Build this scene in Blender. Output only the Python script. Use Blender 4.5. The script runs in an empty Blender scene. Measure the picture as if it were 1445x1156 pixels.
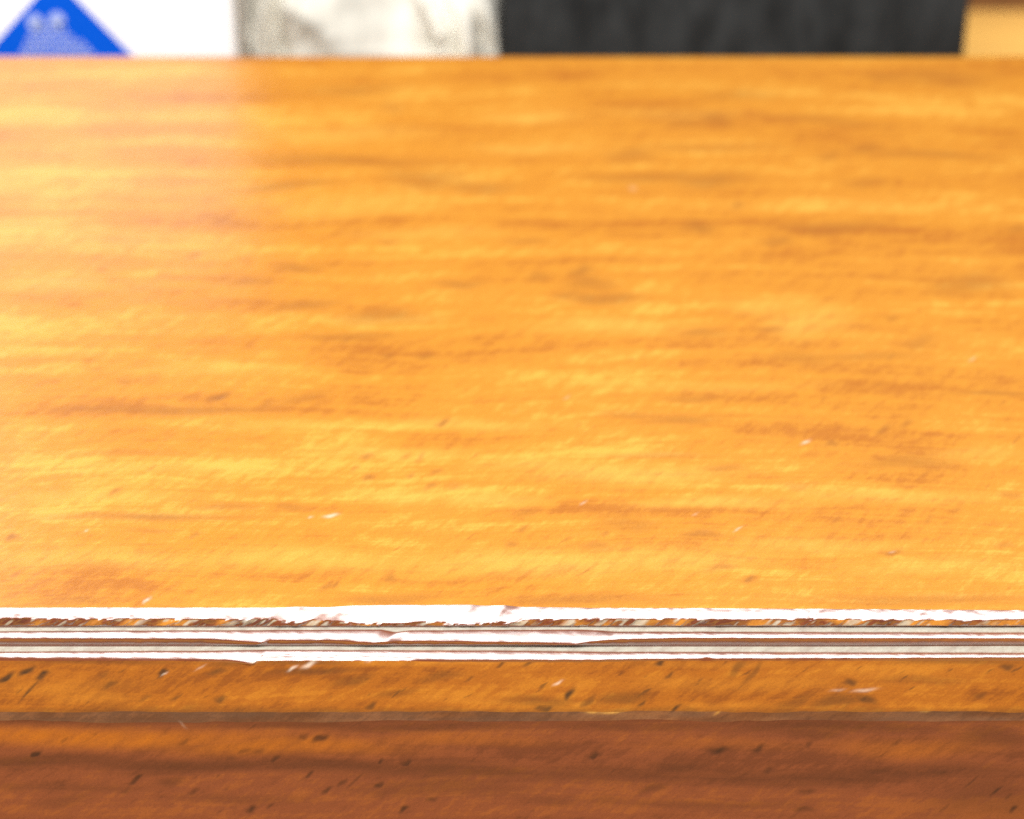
import bpy, bmesh, math
import numpy as np
R = math.radians
sc = bpy.context.scene
col = sc.collection
rng = np.random.default_rng(7)

# ------------------------------------------------------------------ camera
CAM = np.array([0.0, -0.569, 0.424]); PITCH = R(32.0); LENS = 85.0
FPX = 1445 * LENS / 36.0                      # focal length in photo pixels
cd = bpy.data.cameras.new('camera'); cam = bpy.data.objects.new('camera', cd); col.objects.link(cam)
cam.location = CAM; cam.rotation_euler = (R(90) - PITCH, 0, 0)
cd.lens = LENS; cd.sensor_width = 36.0; cd.clip_start = 0.02; cd.clip_end = 50
cd.dof.use_dof = True; cd.dof.focus_distance = 0.712; cd.dof.aperture_fstop = 7.6; cd.dof.aperture_blades = 0
sc.camera = cam

# ------------------------------------------------------------------ world and lamps
w = bpy.data.worlds.new('World'); sc.world = w; w.use_nodes = True
bg = w.node_tree.nodes['Background']; bg.inputs[0].default_value = (1.0, 0.97, 0.93, 1); bg.inputs[1].default_value = 0.20

def area(name, loc, target, sx, sy, power, color):
    l = bpy.data.lights.new(name, 'AREA'); l.shape = 'RECTANGLE'; l.size = sx; l.size_y = sy
    l.energy = power; l.color = color
    o = bpy.data.objects.new(name, l); col.objects.link(o); o.location = loc
    d = np.array(target, float) - np.array(loc, float)
    from mathutils import Vector
    o.rotation_euler = Vector(d).to_track_quat('-Z', 'Y').to_euler()
    return o
area('window_lamp', (-0.22, -0.88, 1.52), (0, 0.2, 0), 2.2, 0.60, 94.0, (1.0, 0.98, 0.96))
area('added_back_lamp', (0.32, 0.78, 1.25), (0.3, 0.74, 0), 0.7, 0.4, 7.5, (1.0, 0.94, 0.86))  # added lamp, lifts the desk and cloth behind the chest
area('side_window_lamp', (-0.54, 0.74, 0.58), (-0.25, 0.0, 0.0), 0.36, 0.46, 1.5, (1.0, 0.98, 0.95))

sc.view_settings.view_transform = 'Standard'; sc.view_settings.look = 'None'
sc.view_settings.exposure = 0.0; sc.view_settings.gamma = 1.0; sc.view_settings.use_curve_mapping = False
sc.render.engine = 'CYCLES'
sc.cycles.use_denoising = False               # a little sensor-like grain, as in the photograph
sc.cycles.max_bounces = 8; sc.cycles.adaptive_threshold = 0.006

# ------------------------------------------------------------------ helpers
def project(x, y, z):                         # where a point of the place falls in the photograph
    dx, dy, dz = x - CAM[0], y - CAM[1], z - CAM[2]
    f = dy * math.cos(PITCH) - dz * math.sin(PITCH)
    u = dy * math.sin(PITCH) + dz * math.cos(PITCH)
    return 722.5 + FPX * dx / f, 578 - FPX * u / f
def ray(px, py):
    a = (px - 722.5) / FPX; b = (578 - py) / FPX
    return np.array([a, math.cos(PITCH) + b * math.sin(PITCH), -math.sin(PITCH) + b * math.cos(PITCH)])
def at_depth(px, py, Y):
    d = ray(px, py); return CAM + d * (Y - CAM[1]) / d[1]

def tag(o, label=None, cat=None, group=None, kind=None):
    if label: o['label'] = label
    if cat: o['category'] = cat
    if group: o['group'] = group
    if kind: o['kind'] = kind
    return o
def empty(name, loc):
    o = bpy.data.objects.new(name, None); col.objects.link(o); o.location = loc; o.empty_display_size = 0.03
    return o
def mesh(name, verts, faces, mat, parent=None, smooth=True, attrs=None):
    verts = np.asarray(verts, np.float32)
    if parent is not None: verts = verts - np.array(parent.location, np.float32)
    me = bpy.data.meshes.new(name)
    if isinstance(faces, np.ndarray):
        n = len(faces); me.vertices.add(len(verts)); me.vertices.foreach_set('co', verts.ravel())
        me.loops.add(n * 4); me.loops.foreach_set('vertex_index', faces.astype(np.int32).ravel())
        me.polygons.add(n); me.polygons.foreach_set('loop_start', np.arange(0, n * 4, 4, dtype=np.int32))
        me.update(calc_edges=True)
    else:
        me.from_pydata([tuple(v) for v in verts], [], faces)
    me.polygons.foreach_set('use_smooth', [smooth] * len(me.polygons))
    for k, v in (attrs or {}).items():
        a = me.attributes.new(k, 'FLOAT', 'POINT'); a.data.foreach_set('value', np.asarray(v, np.float32).ravel())
    me.materials.append(mat); me.update()
    o = bpy.data.objects.new(name, me); col.objects.link(o)
    if parent is not None: o.parent = parent
    return o
def box_mesh(name, lo, hi, mat, parent=None, bevel=0.0, seg=3):
    bm = bmesh.new(); bmesh.ops.create_cube(bm, size=1)
    lo, hi = np.array(lo), np.array(hi)
    for v in bm.verts:
        v.co = [lo[i] + (v.co[i] + 0.5) * (hi[i] - lo[i]) for i in range(3)]
    if bevel: bmesh.ops.bevel(bm, geom=bm.edges[:], offset=bevel, segments=seg, affect='EDGES', profile=0.5)
    if parent is not None: bmesh.ops.translate(bm, verts=bm.verts, vec=[-c for c in parent.location])
    me = bpy.data.meshes.new(name); bm.to_mesh(me); bm.free()
    me.polygons.foreach_set('use_smooth', [bool(bevel)] * len(me.polygons))
    me.materials.append(mat); o = bpy.data.objects.new(name, me); col.objects.link(o)
    if parent is not None: o.parent = parent
    return o
def grid_faces(nr, nc):
    i = np.arange(nr * nc).reshape(nr, nc)
    return np.stack([i[:-1, :-1].ravel(), i[:-1, 1:].ravel(), i[1:, 1:].ravel(), i[1:, :-1].ravel()], 1)
def vnoise(x, y, seed):                       # smooth value noise for geometry
    r = np.random.default_rng(seed).random((64, 64))
    xi = np.floor(x).astype(int); yi = np.floor(y).astype(int); fx = x - xi; fy = y - yi
    fx = fx * fx * (3 - 2 * fx); fy = fy * fy * (3 - 2 * fy)
    g = lambda a, b: r[a % 64, b % 64]
    return (g(xi, yi) * (1 - fx) + g(xi + 1, yi) * fx) * (1 - fy) + (g(xi, yi + 1) * (1 - fx) + g(xi + 1, yi + 1) * fx) * fy

# ------------------------------------------------------------------ materials
class NT:
    def __init__(s, name):
        s.m = bpy.data.materials.new(name); s.m.use_nodes = True; s.t = s.m.node_tree; s.n = s.t.nodes
        s.b = s.n['Principled BSDF']
    def new(s, t, **k):
        n = s.n.new(t)
        for a, v in k.items(): setattr(n, a, v)
        return n
    def link(s, a, b): s.t.links.new(a, b)
    def val(s, sock, v):
        if hasattr(v, 'is_output') or isinstance(v, bpy.types.NodeSocket): s.link(v, sock)
        else: sock.default_value = v
    def math(s, op, a, b=0.0, clamp=False):
        n = s.new('ShaderNodeMath', operation=op, use_clamp=clamp); s.val(n.inputs[0], a); s.val(n.inputs[1], b); return n.outputs[0]
    def vec(s, x, y, z=0.0):
        n = s.new('ShaderNodeCombineXYZ'); s.val(n.inputs[0], x); s.val(n.inputs[1], y); s.val(n.inputs[2], z); return n.outputs[0]
    def noise(s, v, scale=1.0, detail=4.0, rough=0.5, dist=0.0, dim='2D'):
        n = s.new('ShaderNodeTexNoise', noise_dimensions=dim); s.link(v, n.inputs['Vector'])
        n.inputs['Scale'].default_value = scale; n.inputs['Detail'].default_value = detail
        n.inputs['Roughness'].default_value = rough; n.inputs['Distortion'].default_value = dist
        return n.outputs['Fac']
    def ramp(s, f, stops, interp='LINEAR'):
        n = s.new('ShaderNodeValToRGB'); n.color_ramp.interpolation = interp; e = n.color_ramp.elements
        while len(e) < len(stops): e.new(0.5)
        for i, (p, c) in enumerate(stops):
            e[i].position = p; e[i].color = (*c, 1) if len(c) == 3 else c
        s.link(f, n.inputs[0]); return n.outputs[0]
    def mix(s, f, a, b, mode='MIX'):
        n = s.new('ShaderNodeMix', data_type='RGBA', blend_type=mode)
        s.val(n.inputs[0], f)
        for i, v in ((6, a), (7, b)):
            if isinstance(v, tuple): n.inputs[i].default_value = (*v, 1)
            else: s.link(v, n.inputs[i])
        return n.outputs[2]
    def attr(s, name): return s.new('ShaderNodeAttribute', attribute_name=name).outputs['Fac']
    def coords(s):
        tc = s.new('ShaderNodeTexCoord'); sp = s.new('ShaderNodeSeparateXYZ'); s.link(tc.outputs['Object'], sp.inputs[0])
        return sp.outputs

def wood(name, dark, mid, light, stain_col, slant=45, rough=0.32, coat=0.35, coat_rough=0.2, mott=0.5, bump=0.1, spec=0.5, grain=(3.2, 46.0), pale_col=(0.66, 0.36, 0.06), off=0.0, bands=0.0, coat_ior=1.5, contrast=1.28, fleck=0.35):
    N = NT(name); x, y, z = N.coords()
    s_ = N.math('ADD', y, z)
    x = N.math('ADD', x, off)
    c, sn = math.cos(R(slant)), math.sin(R(slant))
    a = N.math('ADD', N.math('MULTIPLY', x, c), N.math('MULTIPLY', s_, sn))
    b = N.math('SUBTRACT', N.math('MULTIPLY', s_, c), N.math('MULTIPLY', x, sn))
    # long figure of the grain, gently wavy
    wav = N.math('MULTIPLY', N.noise(N.vec(N.math('MULTIPLY', x, 7.0), N.math('MULTIPLY', s_, 9.0)), 1, 2), 0.016)
    sw = N.math('ADD', s_, wav)
    g1 = N.noise(N.vec(N.math('MULTIPLY', x, grain[0]), N.math('MULTIPLY', sw, grain[1])), 1, 5, 0.55, 0.3)
    g2 = N.noise(N.vec(N.math('MULTIPLY', x, 26.0), N.math('MULTIPLY', sw, 150.0)), 1, 4, 0.55, 0.4)
    g3 = N.noise(N.vec(N.math('MULTIPLY', x, 9.0), N.math('MULTIPLY', sw, 620.0)), 1, 4, 0.65)
    m1 = N.noise(N.vec(N.math('MULTIPLY', a, 90.0), N.math('MULTIPLY', b, 300.0)), 1, 5, 0.6)
    m3 = N.noise(N.vec(N.math('MULTIPLY', a, 260.0), N.math('MULTIPLY', b, 800.0)), 1, 3, 0.6)
    m2 = N.noise(N.vec(N.math('MULTIPLY', x, 14.0), N.math('MULTIPLY', s_, 26.0), 0), 1, 3, 0.5)
    f = N.math('ADD', N.math('MULTIPLY', g1, 0.38), N.math('MULTIPLY', g2, 0.22))
    f = N.math('ADD', f, N.math('MULTIPLY', m1, 0.27 * mott))
    f = N.math('ADD', f, N.math('MULTIPLY', m2, 0.26))
    f = N.math('ADD', f, N.math('MULTIPLY', g3, 0.13))
    f = N.math('ADD', f, N.math('MULTIPLY', m3, 0.14 * mott))
    f = N.math('SUBTRACT', f, -0.005 + 0.205 * mott)
    f = N.math('ADD', N.math('MULTIPLY', N.math('SUBTRACT', f, 0.5), contrast), 0.49)
    if bands:
        bb = N.noise(N.vec(N.math('MULTIPLY', x, 1.3), N.math('MULTIPLY', s_, 80.0)), 1, 1.0, 0.4)
        f = N.math('ADD', f, N.math('MULTIPLY', N.math('SUBTRACT', bb, 0.5), bands))
    colr = N.ramp(f, [(0.30, dark), (0.50, mid), (0.68, light)], 'EASE')
    st = N.attr('stain'); pl = N.attr('pale'); ch = N.attr('chip'); du = N.attr('grey_tone')
    # break the outline of every stain with the slanted flecking
    brk = N.ramp(m1, [(0.30, (0.6,) * 3), (0.62, (1.0,) * 3)])
    colr = N.mix(N.math('MULTIPLY', pl, brk, True), colr, pale_col)
    colr = N.mix(N.math('MULTIPLY', st, brk, True), colr, stain_col)
    po = N.noise(N.vec(N.math('MULTIPLY', a, 110.0), N.math('MULTIPLY', b, 420.0), 3.0), 1, 2, 0.5, 0, '3D')
    po = N.ramp(po, [(0.66, (0, 0, 0)), (0.76, (1, 1, 1))])
    colr = N.mix(N.math('MULTIPLY', po, fleck), colr, stain_col)
    colr = N.mix(N.math('MULTIPLY', du, N.ramp(m1, [(0.3, (0.72,) * 3), (0.6, (1.0,) * 3)]), True), colr, (0.43, 0.42, 0.345))
    colr = N.mix(N.math('MULTIPLY', ch, 1.0, True), colr, (0.80, 0.76, 0.68))
    fib = N.noise(N.vec(N.math('MULTIPLY', x, 1300.0), N.math('MULTIPLY', s_, 2000.0)), 1, 3, 0.7)     # fine fibre speckle
    colr = N.mix(1.0, colr, N.ramp(fib, [(0.28, (0.80, 0.78, 0.76)), (0.72, (1.0, 1.0, 1.0))]), 'MULTIPLY')
    N.link(colr, N.b.inputs['Base Color'])
    r = N.math('ADD', rough - 0.05, N.math('MULTIPLY', m2, 0.10)); r = N.math('ADD', r, N.math('MULTIPLY', du, 0.25))
    N.link(r, N.b.inputs['Roughness'])
    N.b.inputs['Specular IOR Level'].default_value = spec
    N.b.inputs['Coat Weight'].default_value = coat; N.b.inputs['Coat IOR'].default_value = coat_ior; N.b.inputs['Coat Roughness'].default_value = coat_rough
    h = N.math('ADD', N.math('MULTIPLY', m1, 0.6), N.math('MULTIPLY', g3, 0.25)); h = N.math('ADD', h, N.math('MULTIPLY', m3, 0.3)); h = N.math('SUBTRACT', h, N.math('MULTIPLY', st, 0.6))
    bp = N.new('ShaderNodeBump'); bp.inputs['Strength'].default_value = bump; bp.inputs['Distance'].default_value = 0.0006
    N.link(h, bp.inputs['Height']); N.link(bp.outputs[0], N.b.inputs['Normal'])
    return N.m
M_top = wood('honey_varnished_wood', (0.39, 0.130, 0.011), (0.52, 0.210, 0.017), (0.63, 0.325, 0.044), (0.23, 0.075, 0.012), slant=50, coat=0.30, coat_rough=0.2, rough=0.36, mott=0.8)
M_reed = wood('worn_reed_wood', (0.11, 0.026, 0.010), (0.15, 0.036, 0.011), (0.20, 0.054, 0.012), (0.07, 0.018, 0.009), slant=40, coat=0.7, coat_rough=0.24, rough=0.28, mott=1.0, bump=0.05, spec=0.5, coat_ior=1.65, pale_col=(0.50, 0.20, 0.022))  # darker than the lid, to carry the shade on the reeds
M_fascia = wood('amber_moulding_wood', (0.20, 0.058, 0.007), (0.29, 0.092, 0.008), (0.36, 0.13, 0.011), (0.03, 0.016, 0.009), slant=41, coat=0.1, coat_rough=0.3, rough=0.5, spec=0.3, contrast=1.6, fleck=0.55, mott=1.2, bump=0.2, off=0.7, pale_col=(0.42, 0.165, 0.016))  # shade of the forward-facing moulding is put into this darker amber
M_apron = wood('red_brown_wood', (0.115, 0.034, 0.016), (0.165, 0.049, 0.021), (0.215, 0.067, 0.020), (0.035, 0.013, 0.009), slant=41, coat=0.0, coat_rough=0.35, rough=0.55, spec=0.2, contrast=1.6, fleck=0.35, mott=1.0, bump=0.2, pale_col=(0.33, 0.105, 0.011), off=1.9, bands=0.3)  # own red-brown, darkened further to hold the front's shade

M_fillet = wood('dull_brown_fillet_wood', (0.095, 0.034, 0.013), (0.145, 0.053, 0.018), (0.195, 0.078, 0.026), (0.06, 0.022, 0.011), slant=41, coat=0.0, rough=0.6, spec=0.2, contrast=1.6, mott=1.3, bump=0.2, off=0.3)  # dull brown between the moulding face and the front panel
def simple(name, c, rough=0.6, var=0.0, scale=40.0, bump=0.0, stretch=(1, 1, 1), spec=0.4):
    N = NT(name); tc = N.new('ShaderNodeTexCoord'); mp = N.new('ShaderNodeMapping'); mp.inputs['Scale'].default_value = stretch
    N.link(tc.outputs['Object'], mp.inputs[0]); n = N.noise(mp.outputs[0], scale, 5, 0.6, 0, '3D')
    lo = tuple(v * (1 - var) for v in c); hi = tuple(min(0.92, v * (1 + var)) for v in c)
    N.link(N.ramp(n, [(0.3, lo), (0.7, hi)]), N.b.inputs['Base Color'])
    N.b.inputs['Roughness'].default_value = rough; N.b.inputs['Specular IOR Level'].default_value = spec
    if bump:
        bp = N.new('ShaderNodeBump'); bp.inputs['Strength'].default_value = bump; bp.inputs['Distance'].default_value = 0.001
        N.link(n, bp.inputs['Height']); N.link(bp.outputs[0], N.b.inputs['Normal'])
    return N.m
M_card = simple('white_card', (0.90, 0.90, 0.895), 0.6, 0.015)
M_cardside = simple('shaded_white_card', (0.62, 0.60, 0.56), 0.7, 0.04)  # shade of the carton's right side put into the card colour
M_blue = simple('blue_print', (0.0, 0.085, 0.60), 0.7, 0.03, spec=0.1)
M_palblue = simple('pale_blue_print', (0.36, 0.45, 0.80), 0.5, 0.06)
M_cloth = simple('cream_cloth', (0.60, 0.58, 0.51), 0.85, 0.28, 26, 0.4, (1.0, 1.0, 0.5))
M_char = simple('charcoal_fabric', (0.0195, 0.0205, 0.0205), 0.85, 0.6, 90, 0.5, (1, 1, 0.35), 0.25)
M_desk = simple('pale_pine', (0.86, 0.50, 0.13), 0.6, 0.08, 6, 0.05, (1, 9, 1), 0.15)
M_wall = simple('dark_brown_panelling', (0.17, 0.07, 0.018), 0.7, 0.25, 8, 0.1, (6, 1, 1))

# ------------------------------------------------------------------ marks on the wood: x, y, half length, half width, strength, tilt
DARK = [(240,185,90,12,.3,0),(498,127,60,6,.45,2),(553,152,15,6,.35,0),(279,185,60,12,.3,0),(224,214,70,9,.35,0),(100,219,100,4,.3,0),
(483,227,130,6,.5,-1),(399,262,75,5,.6,4),(598,252,50,12,.55,0),(673,264,50,8,.5,0),(249,259,60,6,.35,0),(170,339,40,7,.35,0),(42,317,20,4,.3,0),
(274,361,12,4,.6,8),(346,366,10,4,.35,8),(144,381,7,3,.55,8),(232,389,10,3,.45,10),(421,379,25,5,.5,0),(548,341,15,4,.4,0),(648,401,30,5,.55,0),
(349,399,30,4,.4,0),(433,431,42,6,.5,8),(538,448,60,9,.6,0),(493,475,60,5,.5,0),(1011,170,20,8,.5,0),(966,175,25,5,.4,0),(1161,170,80,5,.4,-4),
(1252,108,30,5,.5,0),(1332,110,60,10,.45,0),(1041,135,50,6,.4,0),(1001,208,90,4,.4,0),(1171,220,15,4,.6,10),(1222,210,20,5,.55,0),(1312,218,80,4,.6,-2),
(920,250,90,6,.5,0),(1001,253,50,9,.6,0),(890,220,30,8,.5,0),(1222,258,30,6,.4,0),(1041,290,8,4,.6,10),(986,321,20,8,.6,0),(1096,341,20,5,.6,0),
(1171,321,70,8,.5,0),(1437,323,12,4,.6,0),(1367,401,50,12,.5,0),(820,383,15,6,.7,10),(760,391,14,6,.5,10),(835,401,30,8,.6,0),(850,421,50,7,.65,0),(800,416,20,5,.5,8),
(745,341,30,4,.4,0),(548,502,8,3,.6,8),(600,503,12,4,.6,0),(125,509,8,3,.6,10),(177,539,10,3,.5,10),(309,560,15,3.5,.9,18),(259,579,100,5,.6,0),
(164,577,100,4,.4,0),(374,572,15,5,.45,30),(430,560,40,6,.35,10),(625,597,9,3.5,.85,25),(174,639,80,4,.35,0),(518,644,9,4,.7,5),(501,661,6,3,.5,40),(521,674,9,4,.75,25),
(573,644,7,3,.55,30),(593,646,9,3,.55,50),(580,671,6,3,.6,25),(615,666,9,3,.6,25),(608,686,10,3.5,.65,25),(640,686,14,5,.4,10),(162,694,10,2.6,.85,30),(319,716,45,5,.5,2),(408,716,22,5,.5,2),
(214,729,120,5,.65,0),(130,729,80,5,.45,0),(274,756,9,3,.55,25),(17,758,9,4,.85,12),(214,749,30,3,.4,0),(551,816,8,5,.65,0),(463,828,12,3.5,.75,15),
(548,846,60,7,.6,2),(991,470,30,5,.5,0),(1091,465,20,3,.45,0),(1297,483,20,8,.4,10),(1259,449,8,4,.5,0),(1222,503,60,5,.4,0),(1131,505,40,8,.35,0),
(1407,555,60,3,.5,0),(961,593,50,5,.5,2),(886,586,40,5,.4,0),(976,563,40,5,.4,0),(1247,606,10,3.5,.75,28),(1279,598,9,3.5,.6,28),(1174,626,9,4,.65,5),
(1287,653,60,8,.5,0),(921,643,60,4,.5,0),(1021,661,25,4,.5,0),(1126,686,20,5,.5,0),(886,739,40,10,.4,0),(991,754,26,5,.6,0),(840,771,20,5,.45,0),
(1259,780,12,3.5,.8,5),(1059,817,10,4,.85,10),(1016,801,20,4,.6,5),(1427,699,15,4,.5,0),(1417,769,12,4,.5,0),(1297,846,150,7,.5,0),(820,846,100,7,.5,0),
(1310,733,8,3,.4,40),(1350,720,8,3,.4,40),(1180,735,9,3,.35,40),(738,746,9,3,.6,25),(722,768,8,4,.6,20),(740,725,15,4,.4,10),(105,848,50,5,.35,0)]
PALE = [(750,165,60,8,.6,0),(750,210,80,7,.5,0),(480,190,110,12,.5,0),(480,290,130,16,.45,0),(600,330,100,9,.4,0),(950,160,100,8,.3,0),(1140,452,60,22,.6,0),(1090,430,70,12,.5,0),(880,668,130,14,.7,0),
(760,655,90,12,.5,0),(1010,710,110,8,.6,0),(1250,700,140,10,.5,0),(760,795,160,18,.65,2),(420,790,160,16,.55,0),(930,790,140,18,.5,2),(560,640,100,9,.5,0),(640,600,110,8,.5,0),
(250,660,150,6,.45,0),(130,700,140,8,.45,0),(150,790,150,14,.5,0),(1330,800,120,12,.4,0),(1150,770,120,10,.4,0),(860,460,100,12,.5,0),(300,520,120,10,.35,0),(1000,545,150,8,.25,0),
(560,700,80,10,.5,0),(690,705,70,10,.6,0),(1380,640,60,8,.4,0),(1200,290,160,8,.25,0),(80,400,90,10,.4,0),(400,600,90,7,.4,0)]
CHIP = [(467,728,11,2.6,.75,10),(438,730,4,1.5,.5,20),(207,847,7,2.2,.8,40),(122,749,4,1.5,.4,30),(1137,624,7,2,.75,25),(823,710,6,1.4,.5,35),(1041,747,7,1.3,.55,35),
(981,726,5,1.2,.35,30),(1372,507,6,1.8,.35,30),(800,561,6,1.6,.25,30),(1259,779,5,1.5,.3,10),(893,266,6,4,.2,0)]
LOWDARK = [(8,957,14,4,.9,30),(38,947,13,4,.85,28),(60,953,10,4.5,.9,30),(43,973,20,1.8,.7,48),(230,948,7,3.5,.95,20),(305,948,15,4,.5,10),(155,967,11,4,.5,25),(247,985,8,2.5,.5,30),
(310,987,9,5,.6,10),(146,952,8,4,.35,20),(205,985,10,3,.35,25),(330,935,40,5,.4,3),(440,947,60,5,.45,2),(523,997,9,4,.7,35),(497,960,28,7,.4,15),(767,1000,14,6,.8,10),(803,980,11,4.5,.75,55),(830,990,14,5,.5,40),
(707,938,7,2.2,.65,35),(663,958,7,2,.45,30),(620,955,30,6,.35,10),(932,935,7,3.5,.9,30),(945,953,8,2.4,.65,38),(952,1001,11,3,.75,35),(906,993,8,2.5,.6,40),(880,985,40,9,.4,10),
(1200,963,9,5,.65,5),(1222,987,16,6,.65,-20),(1180,990,40,9,.45,10),(1421,941,10,5,.6,5),(1383,982,9,4,.45,20),(1041,943,16,6,.4,45),(1063,950,18,4,.45,50),(745,937,8,2.5,.5,20),(1300,960,60,6,.25,0),(1120,992,30,8,.35,20),
(50,1065,9,3.8,.95,28),(192,1100,12,3.4,.9,38),(178,1115,10,4,.35,30),(260,1047,9,2.6,.5,28),(428,1040,7,4,.6,20),(452,1042,12,4.5,.85,20),(303,1077,14,4,.55,15),(325,1072,12,4,.45,15),(388,1072,10,3.4,.7,40),
(437,1093,9,2.6,.75,40),(462,1115,9,2.6,.75,35),(355,1142,8,4.5,.75,25),(382,1137,7,2.2,.55,35),(273,1118,9,3.5,.5,25),(240,1103,20,7,.4,10),(97,1017,10,3,.5,0),(30,1078,40,6,.45,0),(150,1078,60,5,.35,0),(230,1090,60,6,.3,0),
(573,1077,9,3.8,1.0,25),(537,1075,6,3,.75,30),(535,1108,8,4,.8,30),(550,1117,26,7,.35,10),(483,1105,8,3,.7,35),(460,1115,8,2.4,.6,35),(503,1100,20,2,.45,45),(570,1142,8,3.5,.8,35),(610,1128,9,3.5,.5,10),
(838,1067,8,3.6,.95,20),(630,1092,90,6,.35,0),(640,1075,70,5,.3,0),(841,1065,9,4,.5,15),(1014,1059,15,5,.75,5),(1070,1057,9,4,.65,35),(956,1083,42,9,.4,5),(1083,1088,9,5,.5,30),(1144,1034,52,8,.45,0),(1142,1050,7,4,.4,60),
(1327,1088,32,6,.5,0),(1240,1088,26,5,.45,5),(1128,1101,8,5,.45,20),(1139,1117,14,4,.45,5),(1135,1142,14,4,.6,0),(923,1112,22,6,.45,20),(1405,1117,14,2.6,.8,35),(1423,1124,9,3,.65,30),(1430,1142,9,4,.75,30),(1333,1140,12,2.6,.55,42),
(1371,1103,18,1.8,.55,42),(1265,1048,10,3,.4,30),(700,1105,30,8,.25,0),(780,1130,40,7,.25,0),(90,1130,40,8,.25,10),(20,1110,30,6,.25,0),(860,1130,30,6,.25,0),(345,1060,12,3,.4,20),(365,1060,9,3,.4,20)]
LOWDARK += [(60,1074,130,9,.5,0),(260,1080,160,9,.5,-1),(470,1082,170,9,.45,-1),(640,1088,140,10,.5,0),(860,1095,170,12,.35,0),(1120,1098,190,12,.35,0),(1330,1090,130,12,.35,0),
(600,1026,160,7,.45,0),(420,1024,160,6,.4,0),(900,1024,180,7,.35,0),(1180,1026,160,9,.5,0),(1400,1040,60,16,.4,0),(1400,1130,90,30,.35,0),(250,1020,140,4,.35,0),(620,1112,120,14,.3,0),(340,1128,100,7,.25,0),(100,1112,110,6,.25,0),(1000,1135,160,7,.25,0),  # broad far-right marks also paint the dimmer lower corner
(420,935,70,4,.45,0),(150,934,140,4,.35,0),(1350,934,100,4,.35,0),(760,990,50,8,.35,0),(560,978,30,5,.3,10)]
LOWPALE = [(817,995,9,2.6,.9,25),(713,980,9,2,.5,25),(837,1004,10,2.5,.8,5),(820,994,8,2.5,.6,25),(869,1003,22,3,.85,8),(1016,1003,9,2,.5,35),(1309,1001,13,3,.9,5),(640,985,60,9,.5,0),(130,985,60,9,.5,0),(90,970,90,12,.4,0),(980,965,80,10,.5,0),(1090,965,90,10,.5,0),(1250,948,110,9,.4,0),
(120,1040,280,14,1.0,0),(400,1053,160,13,.85,0),(620,1045,140,9,.45,0),(1010,1050,120,9,.25,0),(1290,1055,110,14,.5,0),(1020,996,60,5,.5,0),(600,935,120,4,.7,0),(1000,938,140,5,.4,0)]
LOWCHIP = [(232,951,5,1.1,.6,28),(283,942,8,1.2,.35,30),(413,943,7,1.9,.9,30),(787,964,7,1.8,.7,28),(1220,974,15,2.2,.55,6),(1182,974,10,1.8,.3,6),(258,1023,7,1.4,.2,-45),(436,938,10,3,.9,25),(525,929,9,3,.6,25),(362,931,9,3,.85,20)]

def field(px, py, marks, soft=1.3):
    f = np.zeros(px.shape, np.float32)
    for (mx, my, rx, ry, s, t) in marks:
        rr = 2.2 * max(rx, ry)
        k = np.nonzero((np.abs(px - mx) < rr) & (np.abs(py - my) < rr))
        if len(k[0]) == 0: continue
        dx = px[k] - mx; dy = -(py[k] - my); c, s_ = math.cos(R(t)), math.sin(R(t))
        u = (dx * c + dy * s_) / rx; v = (-dx * s_ + dy * c) / ry
        v = v + 0.25 * np.sin(u * 3 + mx)
        f[k] = np.maximum(f[k], s * np.exp(-((u * u + v * v) ** soft) * 0.9))
    return f

# ------------------------------------------------------------------ setting
DZ = -0.135
prof = [(-0.35, DZ - 0.03), (-0.35, DZ)] + [(0.71 + 0.31 * math.sin(R(t)), DZ - 0.31 + 0.31 * math.cos(R(t))) for t in range(0, 49, 4)]
prof.append((prof[-1][0], DZ - 0.13)); prof.append((0.60, DZ - 0.13)); prof.append((0.60, DZ - 0.03))
V = [(-1.1, a, b) for a, b in prof] + [(1.1, a, b) for a, b in prof]; n = len(prof)
F = [tuple(range(n)), tuple(reversed(range(n, 2 * n)))] + [(i, i + n, (i + 1) % n + n, (i + 1) % n) for i in range(n)]
tag(mesh('desk_surface', V, F, M_desk, None, False), kind='structure')      # rear edge shaped to roll over so the light falls off across it
tag(box_mesh('wall', (-1.1, 0.99, DZ - 0.13), (1.1, 1.02, 0.42), M_wall), kind='structure')

# ------------------------------------------------------------------ the wooden chest
K = FPX / 0.708                               # photo pixels per metre at the front edge
DEPTH = 0.4005; HALF = 0.40
chest = tag(empty('wooden_chest', (0, 0, DZ)), 'honey varnished wooden chest with worn three-reed edge moulding and red-brown front', 'chest')

def xs(step_px):
    core = np.arange(-0.175, 0.1751, step_px / K)
    out = np.arange(0.175 + 0.004, HALF + 1e-6, 0.004)
    return np.concatenate([-out[::-1], core, out, [HALF]]) if abs(out[-1] - HALF) > 1e-5 else np.concatenate([-out[::-1], core, out])
def lerp(px, pts):
    p = np.array(pts, float); return np.interp(px, p[:, 0], p[:, 1])

X = xs(1.0); PX0 = 722.5 + X * K
SH = 1.15                                     # chips and rubs run up to the right along the edge
def at_row(r): return PX0 - SH * (r - 857.0)
def sm(a, n=7):
    k = np.hanning(n + 2)[1:-1]; k /= k.sum(); return np.convolve(np.pad(a, n // 2, mode='edge'), k, 'valid')
PX = PX0
jit = lambda sc_, seed: vnoise(PX / sc_ + 100, PX * 0 + seed, seed) - 0.5
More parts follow.
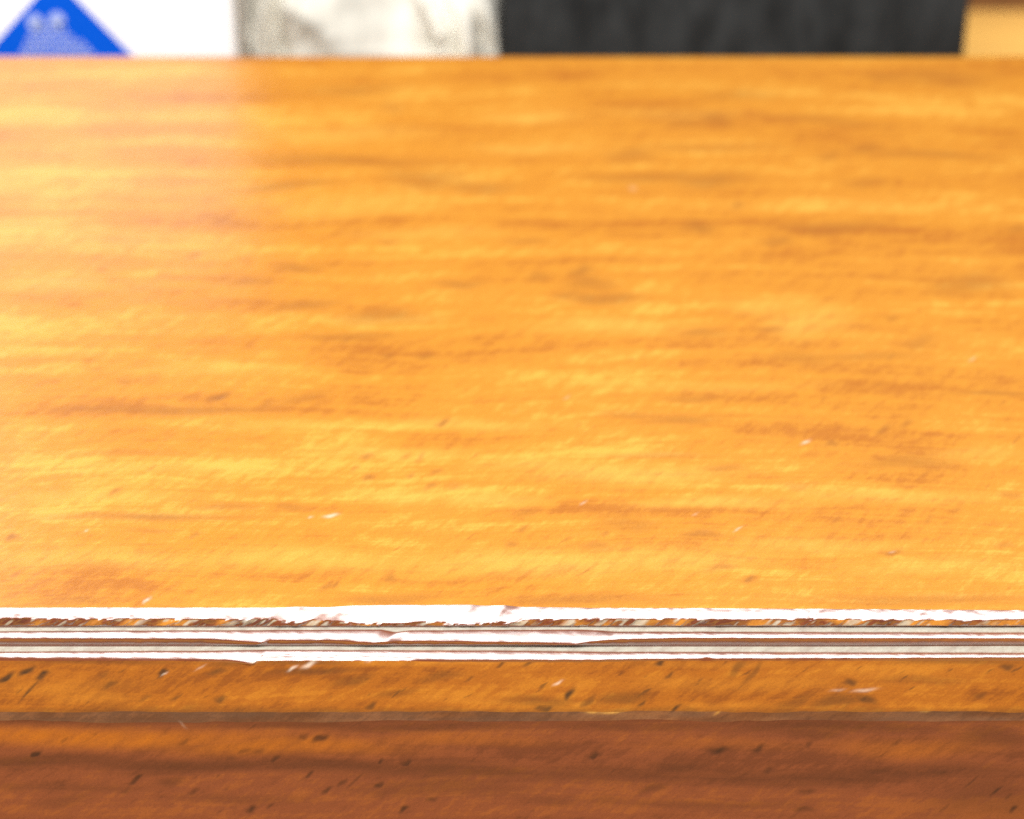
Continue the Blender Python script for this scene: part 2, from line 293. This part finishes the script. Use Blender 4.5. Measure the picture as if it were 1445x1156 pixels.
# pixel rows at which each band of the edge starts, along its length (wear included)
e0 = lerp(PX, [(0,856.5),(400,856.5),(425,855),(465,856),(505,853.5),(560,853),(640,852.5),(668,852.5),(680,853.5),(715,853.5),(730,855.5),(800,856.5),(1445,860)]) + 0.6 * jit(40, 3) + 0.3 * jit(9, 4)
PX = at_row(877)
rw = 0.8 * np.abs(jit(9, 5)) + 1.6 * jit(15, 6) + 1.6 * jit(60, 8)
b1 = lerp(PX, [(0,872),(380,872.5),(405,876),(425,877),(440,873),(475,876),(500,880),(560,880),(590,877.5),(620,877),(640,881),(680,880.5),(700,876.5),(718,879),(735,875),(760,872.5),(1445,873)]) + rw * lerp(PX, [(0,1),(400,1),(480,.4),(720,.4),(760,1),(1445,1)])
g1_ = 881.5 + 0 * PX
d1 = 884.0 + lerp(PX, [(0,0),(1445,-0.5)])
PX = at_row(890)
w2 = lerp(PX, [(0,890.5),(300,889),(540,888),(560,892),(580,889),(820,888),(845,889),(870,891),(1445,892.5)]) + 0.5 * jit(30, 9)
PX = at_row(904)
b2 = lerp(PX, [(0,900),(300,901),(340,904),(370,906.5),(380,902.5),(480,903),(520,906.5),(545,905),(560,904),(640,904.5),(720,906),(815,908),(835,904.5),(870,901.5),(960,899.5),(1445,900)]) + 1.0 * jit(12, 11) * lerp(PX, [(0,.3),(340,1),(860,1),(900,.2),(1445,.2)])
g2_ = lerp(PX, [(0,908.8),(1200,908.8),(1445,907.8)])
d2 = g2_ + 1.8
PX = at_row(918)
w3 = lerp(PX, [(0,919.5),(300,918),(370,916.5),(700,917.5),(860,919.5),(1445,921)]) + 0.4 * jit(25, 12)
PX = at_row(928)
b3 = lerp(PX, [(0,927),(240,928),(330,931),(352,935),(362,935),(370,925),(420,923.5),(470,925),(520,926),(570,928),(640,930.5),(840,930.5),(900,929),(985,928.5),(1000,926.5),(1010,928.5),(1445,926.5)]) + 0.8 * jit(10, 13)
e3 = np.maximum(b3 + 2.5, 931.0)
e0, b1, w2, b2, w3, b3, e3 = [sm(q, 9) for q in (e0, b1, w2, b2, w3, b3, e3)]
PX = PX0
f3 = 1004.0 + 2.2 * jit(90, 14) + 1.4 * jit(23, 24)
h3 = 1017.5 + 5.0 * jit(110, 15) + 2.0 * jit(30, 25)
end = 1360.0 + 0 * PX
# (row reached, normal tilt at start, normal tilt at end, samples)  0 = facing the camera side, 90 = facing up
SEG = [(b1, 52, 44, 14), (g1_, 18, -8, 8), (d1, -14, -40, 5),
       (w2, 86, 74, 7), (b2, 58, 42, 10), (g2_, 4, -24, 8), (d2, -20, -40, 5),
       (w3, 86, 74, 7), (b3, 58, 42, 9), (e3, 22, 10, 5),
       (f3, 13, 9, 40), (h3, 0, 6, 8), (end, 0, 0, 170)]
FIX = {2, 6, 9, 10, 11}                       # grooves and edges that run straight whatever the wear between them
y = -0.0 + (857 - e0) / (K * math.sin(R(36.7))); z = np.zeros_like(X)
p = e0.copy()
Ys, Zs = [y.copy()], [z.copy()]; seg_id = [0]; frac = [0.0]
for si, (tgt, n0, n1, ns) in enumerate(SEG):
    span = np.maximum(tgt - p, 0.25)
    for k in range(ns):
        t = (k + 0.5) / ns; n = R(n0 + (n1 - n0) * t)
        L = (span / ns) / max(math.cos(n - R(36.7)), 0.12) / K
        y = y - math.sin(n) * L; z = z - math.cos(n) * L
        Ys.append(y.copy()); Zs.append(z.copy()); seg_id.append(si); frac.append((k + 1) / ns)
    if si in FIX:
        i0 = len(Ys) - ns; t = (float(y.mean()) - y) / math.cos(R(36.7))
        for k in range(ns):
            wgt = (k + 1) / ns
            Ys[i0 + k] += wgt * t * math.cos(R(36.7)); Zs[i0 + k] -= wgt * t * math.sin(R(36.7))
        y, z = Ys[-1].copy(), Zs[-1].copy()
    p = np.maximum(tgt, p + 0.25)
Ys = np.array(Ys); Zs = np.array(Zs); seg_id = np.array(seg_id); frac = np.array(frac)
Zs = np.maximum(Zs, DZ + 0.001)
ROWPX = project(0 * Ys, Ys, Zs)[1]; Xs = X[None, :] - SH * np.clip(ROWPX.mean(1) - 857, 0, 75)[:, None] / K * (np.abs(X) < 0.36)[None, :]
print('profile end', Ys[-1].mean(), Zs[-1].mean(), Ys.min())
starts = [0] + [int(np.nonzero(seg_id == s)[0].max()) for s in range(len(SEG))]

def strip(name, s0, s1, mat, step=1, lift=0.0):
    r0, r1 = starts[s0], starts[s1 + 1]
    yy = Ys[r0:r1 + 1, ::step].copy(); zz = Zs[r0:r1 + 1, ::step].copy(); xx = Xs[r0:r1 + 1, ::step].copy()
    sid = np.maximum(seg_id[r0:r1 + 1], s0)[:, None]; fr = frac[r0:r1 + 1][:, None].copy(); fr[0] = 0
    px, py = project(xx, yy, zz)
    # real small dents in the surface
    rough = 0.00006 * (vnoise(px / 9 - py / 7 + 300, py / 5 + 300, 21) - 0.5)
    if s0 == 0: rough = rough + np.where(sid == 1, 0.0007, 0.00001) * (vnoise((px + 1.3 * py) / 6 + 90, (py - 0.3 * px) / 9 + 400, 22) - 0.5)
    edge = np.ones_like(fr); edge[0] = 0; edge[-1] = 0
    yy -= rough * edge
    stain = np.zeros_like(yy); pale = stain.copy(); chip = stain.copy(); grey_tone = stain.copy()
    if s0 <= 9:
        grey_tone = np.where((sid == 3) | (sid == 7), 0.95, 0.0) * np.clip(fr * 8, 0, 1) * np.clip((1.0 - fr) * 4, 0, 1) * np.ones_like(yy)  # grey band on the upward face of the two lower reeds
        nz = vnoise((px + 1.3 * py) / 26 + 50, (py - 0.2 * px) / 30 + 50, 31); nz2 = vnoise((px + 1.3 * py) / 7 + 50, (py - 0.2 * px) / 12 + 50, 32)
        rub = np.where((sid == 1), 1.0, 0.0)
        pale = rub * np.clip((nz - 0.52) * 4, 0, 1); grey_tone = grey_tone + rub * np.clip((nz2 - 0.62) * 4, 0, 0.8); stain = rub * np.clip((0.45 - nz) * 3, 0, 0.7)
        chip = field(px, py, LOWCHIP) * np.where(sid >= 8, 1, 0)
    else:
        stain = np.minimum(1, 1.25 * field(px, py, LOWDARK, 1.5)); pale = field(px, py, LOWPALE); chip = 0.55 * field(px, py, LOWCHIP)
        if s0 == 10:                          # dark band along the lower edge, uneven in width, softens the colour break
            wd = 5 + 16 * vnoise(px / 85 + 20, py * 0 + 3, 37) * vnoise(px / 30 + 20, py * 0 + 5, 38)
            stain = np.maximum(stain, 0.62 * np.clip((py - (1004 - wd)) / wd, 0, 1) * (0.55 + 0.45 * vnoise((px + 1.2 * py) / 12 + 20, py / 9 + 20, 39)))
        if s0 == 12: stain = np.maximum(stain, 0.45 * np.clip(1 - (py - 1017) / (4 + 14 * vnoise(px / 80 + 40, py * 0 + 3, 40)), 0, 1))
        if s0 == 11:
            nb = vnoise(px / 70 + 9, py / 9 + 9, 35)
            grey_tone = 0.06 * np.clip(0.2 + nb, 0, 1); stain = np.maximum(stain, 0.0 + 0.6 * vnoise((px + py) / 45 + 9, py / 8 + 30, 36))  # faint grey tone and random darker patches over the fillet
    nr, nc = yy.shape
    back = max(float(yy.max()) + 0.006, 0.012)
    # close the piece at the back so that it is a solid length of moulding
    # (the closing faces have their own edge rows, so the arrises stay crisp)
    bk = np.full((1, nc), back); drop = 0.004 if s0 == 0 else 0
    X2 = np.vstack([xx, xx[-1:], xx[-1:], xx[:1], xx[:1]]); Y2 = np.vstack([yy, yy[-1:], bk, bk, yy[:1]]); Z2 = np.vstack([zz, zz[-1:], zz[-1:], zz[:1] - drop, zz[:1]])
    pad = lambda a: np.vstack([a] + [a[:1] * 0] * 4)
    V = np.stack([X2.ravel(), Y2.ravel(), Z2.ravel()], 1); F = grid_faces(nr + 4, nc)
    F = np.delete(F, np.arange((nr - 1) * (nc - 1), nr * (nc - 1)), axis=0)
    F = F[:, ::-1]
    o = mesh(name, V, F, mat, chest, True, {'stain': pad(stain), 'pale': pad(pale), 'chip': pad(chip), 'grey_tone': pad(grey_tone)})
    return o
strip('reed', 0, 2, M_reed)['label'] = 'chipped top reed of the edge moulding'
strip('reed', 3, 6, M_reed)
strip('reed', 7, 9, M_reed)
strip('moulding_face', 10, 10, M_fascia, 2)
strip('fillet', 11, 11, M_fillet, 2)
strip('front_panel', 12, 12, M_apron, 2)

# lid: fine grid on top so that marks and faint undulation are real
XT = xs(1.0)[::4]
ys_ = np.concatenate([np.arange(0.0, 0.16, 0.0006), np.arange(0.16, DEPTH - 0.004, 0.001)])
e_y = np.interp(XT, X, Ys[0])
core = np.abs(X) <= 0.24
XT = np.unique(np.concatenate([np.arange(-0.24, 0.2401, 0.0008), np.arange(-HALF, -0.24, 0.005), np.arange(0.245, HALF + 1e-6, 0.005), [HALF]]))
e_y = np.interp(XT, X, Ys[0])
YT = np.broadcast_to(ys_[:, None], (len(ys_), len(XT))).copy()
YT = e_y[None, :] * np.clip(1 - YT / 0.012, 0, 1) + YT * 1.0
XX = np.broadcast_to(XT[None, :], YT.shape).copy()
px, py = project(XX, YT, 0.0)
stain = field(px, py, [(a_, b_, c_ * 1.1, d_ * 1.15, e_ * (0.82 if c_ < 16 else 0.85), f_) for a_, b_, c_, d_, e_, f_ in DARK]); pale = field(px, py, PALE); chip = field(px, py, [(a_, b_, c_ * .85, d_ * .85, e_ * 0.6, f_) for a_, b_, c_, d_, e_, f_ in CHIP])
ZT = 0.00016 * (vnoise(XX * 60 + 200, YT * 45 + 200, 41) - 0.5) + 0.00005 * (vnoise((XX + YT) * 260 + 200, (YT - XX * .6) * 420 + 200, 42) - 0.5) - 0.00012 * stain * (stain > 0.7)
ZT *= np.clip(YT / 0.01, 0, 1)
# rounded back arris, then down, and under to the front
xr = XT[None, :]
rows = []
for a in (30, 60, 90): rows.append((DEPTH - 0.004 + 0.004 * math.sin(R(a)), -0.004 + 0.004 * math.cos(R(a))))
rows += [(DEPTH, -0.018), (0.0125, -0.018), (0.0125, -0.0005)]
AY = np.vstack([YT] + [np.full((1, len(XT)), r[0]) for r in rows]); AZ = np.vstack([ZT] + [np.full((1, len(XT)), r[1]) for r in rows])
AX = np.broadcast_to(xr, AY.shape)
pad = lambda a: np.vstack([a, np.zeros((len(rows), a.shape[1]))])
V = np.stack([AX.ravel(), AY.ravel(), AZ.ravel()], 1)
mesh('lid_board', V, grid_faces(*AY.shape), M_top, chest, True, {'stain': pad(stain), 'pale': pad(pale), 'chip': pad(chip), 'grey_tone': pad(stain * 0)})
box_mesh('side_panel', (-HALF + 0.002, 0.016, DZ), (-HALF + 0.016, DEPTH - 0.006, -0.019), M_apron, chest, 0.001)
box_mesh('side_panel', (HALF - 0.016, 0.016, DZ), (HALF - 0.002, DEPTH - 0.006, -0.019), M_apron, chest, 0.001)
box_mesh('back_panel', (-HALF + 0.018, DEPTH - 0.02, DZ), (HALF - 0.018, DEPTH - 0.006, -0.019), M_apron, chest, 0.001)

# ------------------------------------------------------------------ white carton with blue diamond
YC = 0.485
xr_ = at_depth(333, 40, YC)[0]; xl_ = -0.48
carton = tag(empty('white_carton', (xr_ - 0.12, YC + 0.045, DZ)), 'white carton printed with a blue diamond, at left behind the chest', 'carton')
CH = 0.16
box_mesh('carton_body', (xl_, YC, DZ), (xr_ - 0.0012, YC + 0.095, CH), M_card, carton, 0.0015)
box_mesh('carton_side', (xr_ - 0.001, YC + 0.001, DZ), (xr_, YC + 0.094, CH - 0.002), M_cardside, carton)
ap = at_depth(76, -33, YC - 0.0008); hd = 0.052
T = 0.0005
def flat(name, pts, mat, parent, yf, th=T):   # a thin printed layer lying on the carton's front
    n = len(pts)
    V = [(x, yf, z) for x, z in pts] + [(x, yf + th, z) for x, z in pts]
    F = [tuple(range(n))] + [tuple(reversed(range(n, 2 * n)))] + [(i, i + n, (i + 1) % n + n, (i + 1) % n) for i in range(n)]
    return mesh(name, V, F, mat, parent, False)
vs = 1 / math.cos(R(23))
flat('blue_diamond', [(ap[0], ap[2]), (ap[0] - hd, ap[2] - hd * 1.08), (ap[0], ap[2] - 2.2 * hd), (ap[0] + hd, ap[2] - hd * 1.2)], M_blue, carton, YC - T - 0.0002)
V, F = [], []
def blob(pxc, pyc, rx, ry):
    c = at_depth(pxc, pyc, YC); k = (YC - CAM[1]) / math.cos(R(23)) / FPX * 1.0
    b0 = len(V); n = 14
    for i in range(n):
        t = 2 * math.pi * i / n; V.append((c[0] + rx * k * math.cos(t), YC - 0.0012, c[2] + ry * k * math.sin(t) * 1.08))
    F.append(tuple(range(b0, b0 + n)))
blob(50, 30, 11, 11); blob(81, 27, 11, 11)
for yy_ in range(34, 112, 8):                 # rows of small print too fine to read
    hw = 21 + (yy_ - 34) * 0.78; cx = 69 + (yy_ - 34) * 0.30
    x0 = cx - hw
    while x0 < cx + hw - 3:
        wd = 4 + 5 * rng.random(); blob(x0 + wd / 2, yy_ + rng.normal(0, .5), wd / 2, 3.0); x0 += wd + 2.4
mesh('small_print', V, F, M_palblue, carton, False)

# ------------------------------------------------------------------ crumpled cream cloth
YK = 0.52
cl = at_depth(330, 40, YK); cr = at_depth(719, 75, YK)
cx = (cl[0] + cr[0]) / 2; hw = (cr[0] - cl[0]) / 2
nu, nv = 220, 90
u = np.linspace(0, 2 * math.pi, nu); v = np.linspace(0.0, 1.0, nv)
U, Vv = np.meshgrid(u, v)
H = 0.128
sq = lambda t, e: np.sign(t) * np.abs(t) ** e
rad = np.where(Vv < 0.72, 1.0 - 0.05 * Vv, np.sqrt(np.clip(1 - ((Vv - 0.72) / 0.28) ** 2, 0, 1)) * 0.964)
def ridge(a, b, seed): return 1 - np.abs(2 * vnoise(a, b, seed) - 1) * 1.6
px_ = np.cos(U) * 6 + 50; 
fold = 0.008 * ridge(px_ + Vv * 2.2, Vv * 3.0 + np.sin(U) + 50, 51) + 0.0015 * ridge(np.cos(U) * 11 - Vv * 5 + 50, Vv * 5 + 2 * np.sin(U) + 50, 52) + 0.0006 * ridge(np.cos(U) * 24 + Vv * 8 + 50, Vv * 9 + np.sin(U) * 4 + 50, 53)
cxs = cx + (hw) * rad * sq(np.cos(U), 0.35) * (1 + 0.05 * (0.5 - Vv)) + 0.15 * fold * np.sin(U)
cys = YK + 0.075 + 0.070 * rad * sq(np.sin(U), 0.35) - fold * rad * 1.6 * np.clip(-np.sin(U) * 2, -1, 1)
czs = DZ + 0.0008 + H * Vv + 0.25 * fold * (Vv > 0.1)
Vc = np.stack([cxs.ravel(), cys.ravel(), czs.ravel()], 1)
tag(mesh('crumpled_cloth', Vc, grid_faces(nv, nu), M_cloth), 'crumpled cream cloth bundle between the white carton and the charcoal box', 'cloth')

# ------------------------------------------------------------------ charcoal fabric box
YB = 0.515
bl = at_depth(709, 70, YB)[0]; br = at_depth(1366, 40, YB)[0]
cb = tag(empty('charcoal_box', ((bl + br) / 2, YB + 0.08, DZ)), 'charcoal grey fabric-covered box standing behind the chest', 'box')
box_mesh('box_body', (bl, YB, DZ), (br, YB + 0.16, -0.006), M_char, cb, 0.004, 4)
box_mesh('box_lid', (bl - 0.0, YB - 0.0, -0.0055), (br + 0.0, YB + 0.16, 0.022), M_char, cb, 0.004, 4)
